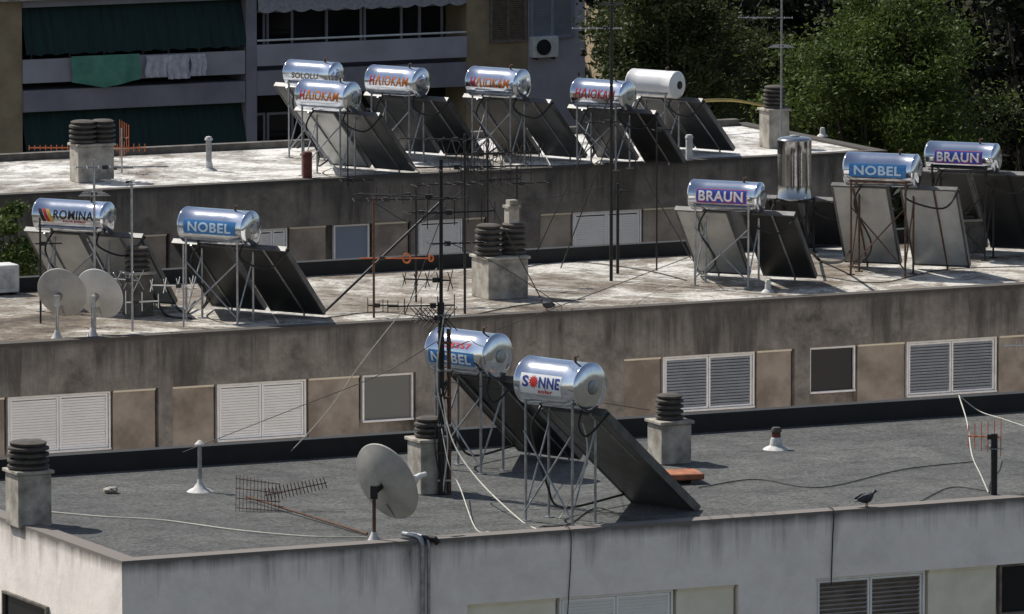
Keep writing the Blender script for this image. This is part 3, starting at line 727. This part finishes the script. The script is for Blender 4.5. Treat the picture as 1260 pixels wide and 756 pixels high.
# ---------------------------------------------------------------- antennas
def antenna(px, py, top, label, booms, r_=.02, m='dark_steel', thick=None):
    loc = P(px, py); rt = empty('antenna_mast', loc, 0, label, 'antenna')
    H = Q(px, top, loc.y).z
    if thick:
        MB().tube([(0, 0, 0), (0, 0, thick[1])], thick[0], 10).build('post', 'dark_steel', rt)
        MB().tube([(.10, .03, 0), (.095, .03, thick[1] * .86)], thick[0] * .65, 8).build('post', 'rust', rt)
        for k in range(7):
            z = thick[1] * (k + .5) / 7
            MB().box(-.05, .13, -.04, .055, z, z + .025).build('clamp', 'rust' if k % 2 else 'galv', rt, sharp=0)
        for k in range(3):
            MB().tube(spline([(.04, -.06, thick[1] * (.95 - k * .2)), (-.06 + .08 * k, -.07, thick[1] * .6), (.08 - .08 * k, -.06, thick[1] * .3), (.02, -.07, .05)], 6), .010, 6).build('wiring', 'rubber' if k else 'cable_white', rt)
    MB().tube([(0, 0, 0 if not thick else thick[1] * .9), (0, 0, H)], r_, 8).build('mast', m, rt)
    for by, az, ln, n, el, kind, bm_ in booms:
        z = Q(px, by, loc.y).z; d = Vector((math.cos(R(az)), math.sin(R(az)), 0)); e = Vector((-d.y, d.x, 0))
        a = Vector((0, 0, z)) - d * ln * .2; b_ = Vector((0, 0, z)) + d * ln * .8
        el_ = MB().bar(a, b_, .011)
        er = .0065
        for k in range(n):
            p = a + (b_ - a) * (k / max(1, n - 1)); l = el / 2 * (1.15 - .45 * k / max(1, n - 1))
            if kind == 'v': el_.bar(p - Vector((0, 0, l)), p + Vector((0, 0, l)), er, 5)
            elif kind == 'x':
                el_.bar(p - (e * .7 + Vector((0, 0, .7))) * l, p + (e * .7 + Vector((0, 0, .7))) * l, er, 5); el_.bar(p - (e * .7 - Vector((0, 0, .7))) * l, p + (e * .7 - Vector((0, 0, .7))) * l, er, 5)
            elif kind == 'o':
                if k == 0: p = p + d * ln * .66
                q = [p + (d * math.cos(t * math.pi / 6) * .8 + Vector((0, 0, 1)) * math.sin(t * math.pi / 6)) * l for t in range(13)]; el_.tube(q, .015, 6)
            else: el_.bar(p - e * l, p + e * l, er, 5)
        bo = el_.build('aerial', bm_, rt)
        MB().box(-.04, .04, -.03, .03, -.03, .03, Matrix.Translation(Vector((0, 0, z)) + d * ln * .12)).build('junction_box', 'rubber', bo, sharp=0)
    return rt
antenna(543, 609, 196, 'tall dark antenna mast with many arms rising from the felt roof', [
    (206, 8, 1.7, 7, .9, 'h', 'dark_steel'), (243, 160, 1.4, 7, .5, 'h', 'dark_steel'), (262, 20, .9, 6, .34, 'v', 'dark_steel'),
    (376, 190, .85, 5, .24, 'v', 'dark_steel'), (392, 125, .7, 7, .38, 'x', 'dark_steel'), (300, 15, .7, 5, .3, 'h', 'dark_steel'), (345, 165, .6, 5, .3, 'x', 'dark_steel')],
    .024, thick=(.042, 2.45))
antenna(572, 386, 165, 'thin antenna mast in front of the double chimney on the middle roof', [
    (190, 20, 1.5, 10, .5, 'x', 'dark_steel'), (172, 170, 1.2, 7, .65, 'h', 'dark_steel'), (226, 200, 1.0, 6, .45, 'h', 'dark_steel'), (210, 75, .9, 6, .5, 'v', 'dark_steel')], .019)
antenna(600, 352, 182, 'short slim mast just behind the double chimney', [(190, 5, 1.0, 8, .34, 'v', 'dark_steel'), (207, 150, .8, 5, .5, 'h', 'dark_steel'), (222, 30, .7, 5, .3, 'x', 'dark_steel')], .017)
antenna(636, 348, 205, 'slim mast right behind the square chimney pot', [(212, 170, 1.1, 8, .3, 'v', 'dark_steel'), (226, 20, .6, 4, .3, 'h', 'dark_steel')], .014)
antenna(512, 372, 232, 'bare dark pole with a cross arm between the rusty pole and the tall mast', [(240, 175, 1.0, 6, .3, 'v', 'dark_steel'), (262, 20, .7, 5, .4, 'h', 'dark_steel')], .015)
antenna(752, 346, -14, 'tallest thin mast crossing the third roof in front of the red lettered heater', [
    (35, 180, .75, 7, .3, 'h', 'galv'), (6, 90, .5, 4, .4, 'h', 'dark_steel'), (150, 200, .5, 3, .25, 'h', 'dark_steel')], .026)
antenna(760, 337, 226, 'short dark pole close to the tallest mast', [(236, 10, .25, 2, .1, 'v', 'dark_steel')], .024)
antenna(808, 333, 150, 'slender pole left of the heater with the dark blue label', [(160, 10, .3, 3, .2, 'h', 'dark_steel')], .013)
antenna(117, 412, 196, 'thin grey mast among the dishes with a long flat antenna on top', [
    (206, 5, 1.35, 9, .36, 'h', 'galv'), (240, 95, .6, 4, .4, 'h', 'galv')], .017, 'galv')
antenna(163, 408, 222, 'thin mast with short cross rods beside the ringed chimney', [
    (226, 120, .8, 6, .5, 'h', 'galv'), (345, 150, .55, 4, .35, 'x', 'galv'), (372, 20, .5, 3, .3, 'v', 'white_plastic')], .017, 'galv')
antenna(50, 398, 268, 'thin dark pole at the far left under the black lettered heater', [(300, 10, .4, 3, .3, 'h', 'dark_steel')], .014)
antenna(226, 402, 300, 'low pole with white crossed rods left of the blue label heater', [(352, 170, .6, 4, .34, 'x', 'white_plastic')], .014, 'galv')
antenna(460, 391, 243, 'rusty pole with a long upper arm and orange loops, middle roof', [
    (246, 5, 1.5, 8, .4, 'h', 'dark_steel'), (318, 0, 1.06, 2, .12, 'o', 'orange'), (376, 0, .45, 3, .2, 'v', 'dark_steel')], .018, 'rust')
antenna(428, 229, 130, 'slim bare pole on the edge of the third roof, right of the red pot', [(222, 10, .6, 4, .3, 'h', 'dark_steel')], .012)
antenna(150, 213, 158, 'orange antenna lying level on a short pole beside the wide chimney', [
    (182, 180, 2.0, 22, .12, 'v', 'orange'), (172, 75, .5, 5, .62, 'v', 'orange'), (207, 180, 1.0, 8, .22, 'h', 'galv')], .014, 'galv')
antenna(961, 186, -14, 'tall thin mast next to the pale chimney on the third roof', [(22, 178, .95, 8, .25, 'h', 'galv'), (58, 90, .5, 4, .4, 'h', 'galv')], .018, 'galv')
antenna(1223, 609, 534, 'thick short post with small orange antenna near the right edge of the felt roof', [(538, 165, .42, 6, .42, 'v', 'orange'), (552, 100, .3, 4, .2, 'h', 'galv')], .042, 'dark_steel')
antenna(1275, 470, 405, 'antenna reaching in at the right edge beside the blue shutters', [(425, 180, .6, 7, .2, 'v', 'galv')], .015)

# fallen grid antenna
fa = empty('fallen_antenna', P(372, 634), 0, 'broken wire grid antenna lying on the felt roof beside the dish', 'antenna')
fo = fa.location
MB().bar(P(303, 611, .06) - fo, P(452, 657, .03) - fo, .016).build('boom', 'rust', fa)
gd = MB(); Yg = P(320, 628).y
for k in range(13):
    gd.bar(Q(291 + k * 4.4, 584 + k * .9, Yg) - fo, Q(290 + k * 4.4, 632 - k * .2, Yg - .1) - fo, .004, 4)
for k in range(4):
    gd.bar(Q(290, 589 + k * 12, Yg - k * .02) - fo, Q(345, 596 + k * 11, Yg - k * .02) - fo, .006, 4)
gd.build('wire_grid', 'rust', fa)
el = MB()
el.bar(Q(326, 610, Yg) - fo, Q(402, 594, Yg) - fo, .008)
for k in range(17):
    x = 328 + k * 4.5; y = 609.5 - k * .95
    el.bar(Q(x - 2, y - 9 + k * .15, Yg - .08) - fo, Q(x + 2, y + 9 - k * .15, Yg + .08) - fo, .006, 5)
el.build('aerial', 'rust', fa)

# ---------------------------------------------------------------- small roof things
t = empty('terracotta_block', P(836, 597) + Vector((0, .25, 0)), R(14), 'low flat terracotta block beside a chimney on the felt roof', 'block')
MB().box(-.27, .27, -.25, .25, .06, .135).build('top', 'clay', t, sharp=0, bevel=.01)
for sx in (-.2, .1): MB().box(sx, sx + .1, -.22, .22, 0, .059).build('support', 'concrete_dark', t, sharp=0)
a = empty('metal_cabinet', P(2, 364) + Vector((0, .2, 0)), TH, 'pale metal cabinet at the left edge of the middle roof', 'cabinet')
MB().box(-.3, .2, -.2, .2, .04, .46).build('casing', 'white_plastic', a, sharp=0, bevel=.012)
MB().box(-.22, .12, -.207, -.2, .1, .4).build('front_panel', 'lead_white', a, sharp=0)
for sx in (-.25, .11): MB().box(sx, sx + .05, -.18, .18, 0, .04).build('foot', 'dark_steel', a, sharp=0)
rg = MB(); bmesh.ops.create_icosphere(rg.bm, subdivisions=4, radius=.1)
for v in rg.bm.verts:
    n_ = mnoise.noise(v.co * 17) * .35 + mnoise.noise(v.co * 40) * .2
    v.co = Vector((v.co.x * 1.1, v.co.y, v.co.z * .5)) * (1 + n_) * .85
    v.co.z = max(v.co.z + .04, 0)
o = rg.build('plastic_bag', 'concrete', sharp=25); o.location = P(137, 607); tag(o, 'crumpled grey-white bag lying on the left of the felt roof', 'bag')
dp = empty('drain_pipe', B1.M @ Vector((B1.hit(517, 660).x, -.06, 0)), TH, 'pair of grey pipes bent over the front edge of the felt roof', 'pipe')
MB().tube(spline([(0, .55, .05), (0, .2, .07), (0, .02, .04), (0, 0, -.15), (0, 0, -.6), (0, 0, -3)], 6), .03, 10).build('pipe', 'galv', dp)
MB().tube(spline([(.085, .5, .05), (.085, .2, .06), (.085, .02, .03), (.085, 0, -.15), (.085, 0, -.6), (.085, 0, -3)], 6), .022, 10).build('pipe', 'galv', dp)
MB().tube([(.03, .1, .06), (.16, -.02, .05), (.2, -.03, .0)], [.035, .042, .04], 10).build('hood', 'dark_steel', dp)

def pigeon(loc, rz, label, s=1.0):
    r = empty('pigeon', loc, rz, label, 'pigeon')
    sec = [(-.155, .072, .014, .004), (-.14, .074, .026, .007), (-.09, .086, .034, .018), (-.045, .096, .055, .046), (.01, .104, .064, .062), (.055, .118, .056, .058), (.08, .14, .038, .042), (.092, .162, .029, .032), (.100, .18, .028, .028), (.114, .186, .025, .024), (.128, .184, .014, .014), (.136, .18, .007, .007), (.152, .173, .002, .002)]
    m_ = MB(); rings = []
    for x, z, ry, rz_ in sec:
        rings.append([m_.bm.verts.new((x * s, ry * math.cos(k * math.pi / 6) * s, (z + rz_ * math.sin(k * math.pi / 6)) * s)) for k in range(12)])
    for a_, b_ in zip(rings, rings[1:]):
        for k in range(12): m_.bm.faces.new((a_[k], a_[(k + 1) % 12], b_[(k + 1) % 12], b_[k]))
    m_.bm.faces.new(rings[0]); m_.bm.faces.new(rings[-1])
    m_.build('body', 'pigeon', r, sharp=70)
    for sy in (-1, 1):
        w = MB(); w.lathe([(0, -.10), (.02, -.08), (.04, -.02), (.042, .04), (.025, .08), (0, .095)], 12, Matrix.Translation((-.03 * s, .054 * sy * s, .112 * s)) @ Matrix.Rotation(R(82), 4, 'Y') @ Matrix.Diagonal((s, .35 * s, s, 1)))
        w.build('wing', 'pigeon', r, sharp=70)
        lg = MB(); lg.tube([(.01 * s, .025 * sy * s, .06 * s), (.015 * s, .025 * sy * s, .03 * s), (.0, .025 * sy * s, .004)], .006 * s, 6)
        for q in (-.4, 0, .4): lg.tube([(0, .025 * sy * s, .006), (.035 * s * math.cos(q), .025 * sy * s + .035 * s * math.sin(q), .004)], .004 * s, 5)
        lg.build('leg', 'clay', r)
p = B1.M @ Vector((B1.hit(1070, 624).x, .10, .04)); pigeon(p, R(15), 'dark pigeon standing on the front edge of the felt roof', 1.05)
p = B2.M @ Vector((B2.hit(677, 384).x, .10, .04)); pigeon(p, R(160), 'dark pigeon on the edge of the middle roof below the double chimney', .9)

# ---------------------------------------------------------------- cables and struts
A1 = P(545, 609)
def on(px, py, z=.012): return P(px, py, z)
noodle('cable', [Q(541, 470, A1.y), Q(556, 540, A1.y - .3), Q(588, 590, A1.y - .9), on(640, 640), on(662, 652)], .009, 'cable_white', 'white cable hanging in a long curve from the tall mast to the roof edge')
noodle('cable', [Q(541, 515, A1.y), Q(552, 570, A1.y - .3), Q(566, 600, A1.y - .6), on(585, 650), on(602, 655)], .007, 'cable_white', 'thin pale cable dropping from the mast to the felt near the dish')
noodle('cable', [on(62, 630), on(130, 636), on(200, 640), on(290, 652), on(380, 660), on(452, 661)], .008, 'cable_white', 'pale cable lying along the left of the felt roof towards the dish')
noodle('cable', [on(860, 600), on(930, 590), on(1010, 600), on(1110, 578), on(1200, 568)], .007, 'cable_dark', 'dark cable lying over the right half of the felt roof')
noodle('cable', [on(1130, 618), on(1170, 600), on(1215, 604)], .007, 'cable_dark', 'short dark cable at the foot of the post with the orange antenna')
noodle('cable', [on(668, 648), on(700, 645), on(735, 625), on(780, 641), on(810, 640)], .008, 'cable_dark', 'dark cable loose under the sun-emblem heater')
noodle('cable', [Q(712, 503, 99.6), Q(722, 560, 99.3), on(690, 636), on(664, 648)], .009, 'cable_white', 'white cable hanging through the legs of the sun-emblem heater')
noodle('cable', [Q(1180, 487, 105), Q(1190, 520, 104), Q(1196, 560, 102.8), Q(1207, 585, 102.2), on(1216, 606, .02)], .008, 'cable_white', 'white cable hanging beside the short post with the orange antenna')
noodle('cable', [Q(1180, 487, 105), Q(1205, 506, 105), Q(1232, 515, 104.5), Q(1262, 525, 104)], .006, 'cable_white', 'thin white wire stretching to the right edge above the felt roof')
noodle('cable', [Q(538, 330, A1.y), Q(450, 440, 103), Q(400, 510, 104), Q(342, 572, 105)], .006, 'cable_white', 'thin guy wire slanting left from the tall mast')
noodle('cable', [Q(538, 420, A1.y), Q(470, 460, 101), Q(370, 500, 103), Q(150, 586, 104.5)], .005, 'cable_dark', 'dark thin wire running far left from the tall mast')
noodle('cable', [Q(552, 430, A1.y), Q(640, 395, 108), Q(760, 350, 121), Q(890, 300, 126)], .006, 'cable_dark', 'dark wire running from the tall mast up to the right')
noodle('cable', [Q(556, 300, A1.y), Q(620, 330, 110), Q(690, 376, 121)], .006, 'cable_dark', 'dark wire sagging from the tall mast past the double chimney')
noodle('cable', [Q(550, 470, A1.y), Q(700, 490, 103), Q(800, 505, 106)], .005, 'cable_dark', 'dark wire from the tall mast passing behind the sun-emblem tank')
noodle('cable', [Q(572, 200, 120.2), Q(640, 245, 122), Q(752, 228, P(752, 346).y)], .007, 'cable_dark', 'slack wire hung between the chimney mast and the tallest mast')
noodle('cable', [Q(460, 250, 119.8), Q(515, 275, 119.9), Q(572, 232, 120.2)], .007, 'cable_dark', 'slack wire hung between the rusty pole and the chimney mast')
Yt = P(752, 346).y
for i, (x, y, lb) in enumerate(((655, 322, 'guy wire from the tallest mast down to the left, by the chimney'), (850, 318, 'guy wire from the tallest mast down to the right'), (690, 330, 'steeper guy wire left of the tallest mast'))):
    noodle('guy_wire', [Q(751, 118 + i * 25, Yt), on(x, y)], .010, 'cable_dark', lb, 'guy wire', 1)
noodle('guy_wire', [Q(572, 190, 120.2), on(498, 388)], .008, 'cable_dark', 'guy wire from the chimney mast down to the front edge at left', 'guy wire', 1)
noodle('guy_wire', [Q(572, 190, 120.2), on(668, 372)], .008, 'cable_dark', 'guy wire from the chimney mast down to the right of the chimney', 'guy wire', 1)
noodle('strut', [on(397, 386), Q(548, 243, P(397, 386).y + 1.5)], .021, 'dark_steel', 'dark slanting strut leaning right beside the two panel heater', 'strut', 1)
noodle('hose', [on(180, 345, .5), on(200, 352, .25), on(212, 372, .03), on(228, 385, .02), on(240, 372, .1)], .024, 'rubber', 'black hose looping down by the ringed chimney', 'hose')
noodle('hose', [on(176, 350, .4), on(188, 362, .2), on(205, 388, .02), on(235, 392, .02)], .022, 'rubber', 'second black hose lying lower beside the dishes', 'hose')
noodle('hose', [on(985, 300, .55), on(1000, 312, .2), on(1012, 322, .02), on(1035, 322, .2), on(1046, 310, .6)], .024, 'rubber', 'black hose loop between the upright tank and the rusty-legged heater', 'hose')
noodle('hose', [Q(838, 127, 146), Q(870, 124, 146.4), Q(905, 124, 146.8), Q(940, 130, 147)], .03, 'ochre', 'ochre pipe running to the pale chimney on the third roof', 'pipe', 6)
noodle('cable', [on(395, 392), on(470, 384), on(550, 392), on(640, 376), on(720, 368)], .008, 'cable_dark', 'dark cable lying along the middle roof')
noodle('cable', [on(640, 330), on(700, 322), on(790, 332), on(845, 345)], .008, 'cable_dark', 'dark cable lying near the foot of the tallest mast')
noodle('cable', [on(1000, 338), on(1080, 348), on(1160, 332), on(1262, 328)], .008, 'cable_dark', 'dark cable lying below the heaters on the right')
x_ = B1.hit(1024, 660).x
o = noodle('cable', [(x_ + .05, .2, .06), (x_ + .01, -.015, .03), (x_, -.015, -.3), (x_ - .02, -.015, -.9)], .008, 'cable_dark', 'thin cable hanging down the white front wall'); o.matrix_world = B1.M
x_ = B1.hit(700, 660).x
o = noodle('cable', [(x_ + .03, .2, .06), (x_ + .01, -.015, .03), (x_ + .02, -.015, -.3), (x_ - .03, -.015, -1.1)], .007, 'cable_dark', 'thin cable on the front wall below the sun-emblem heater'); o.matrix_world = B1.M
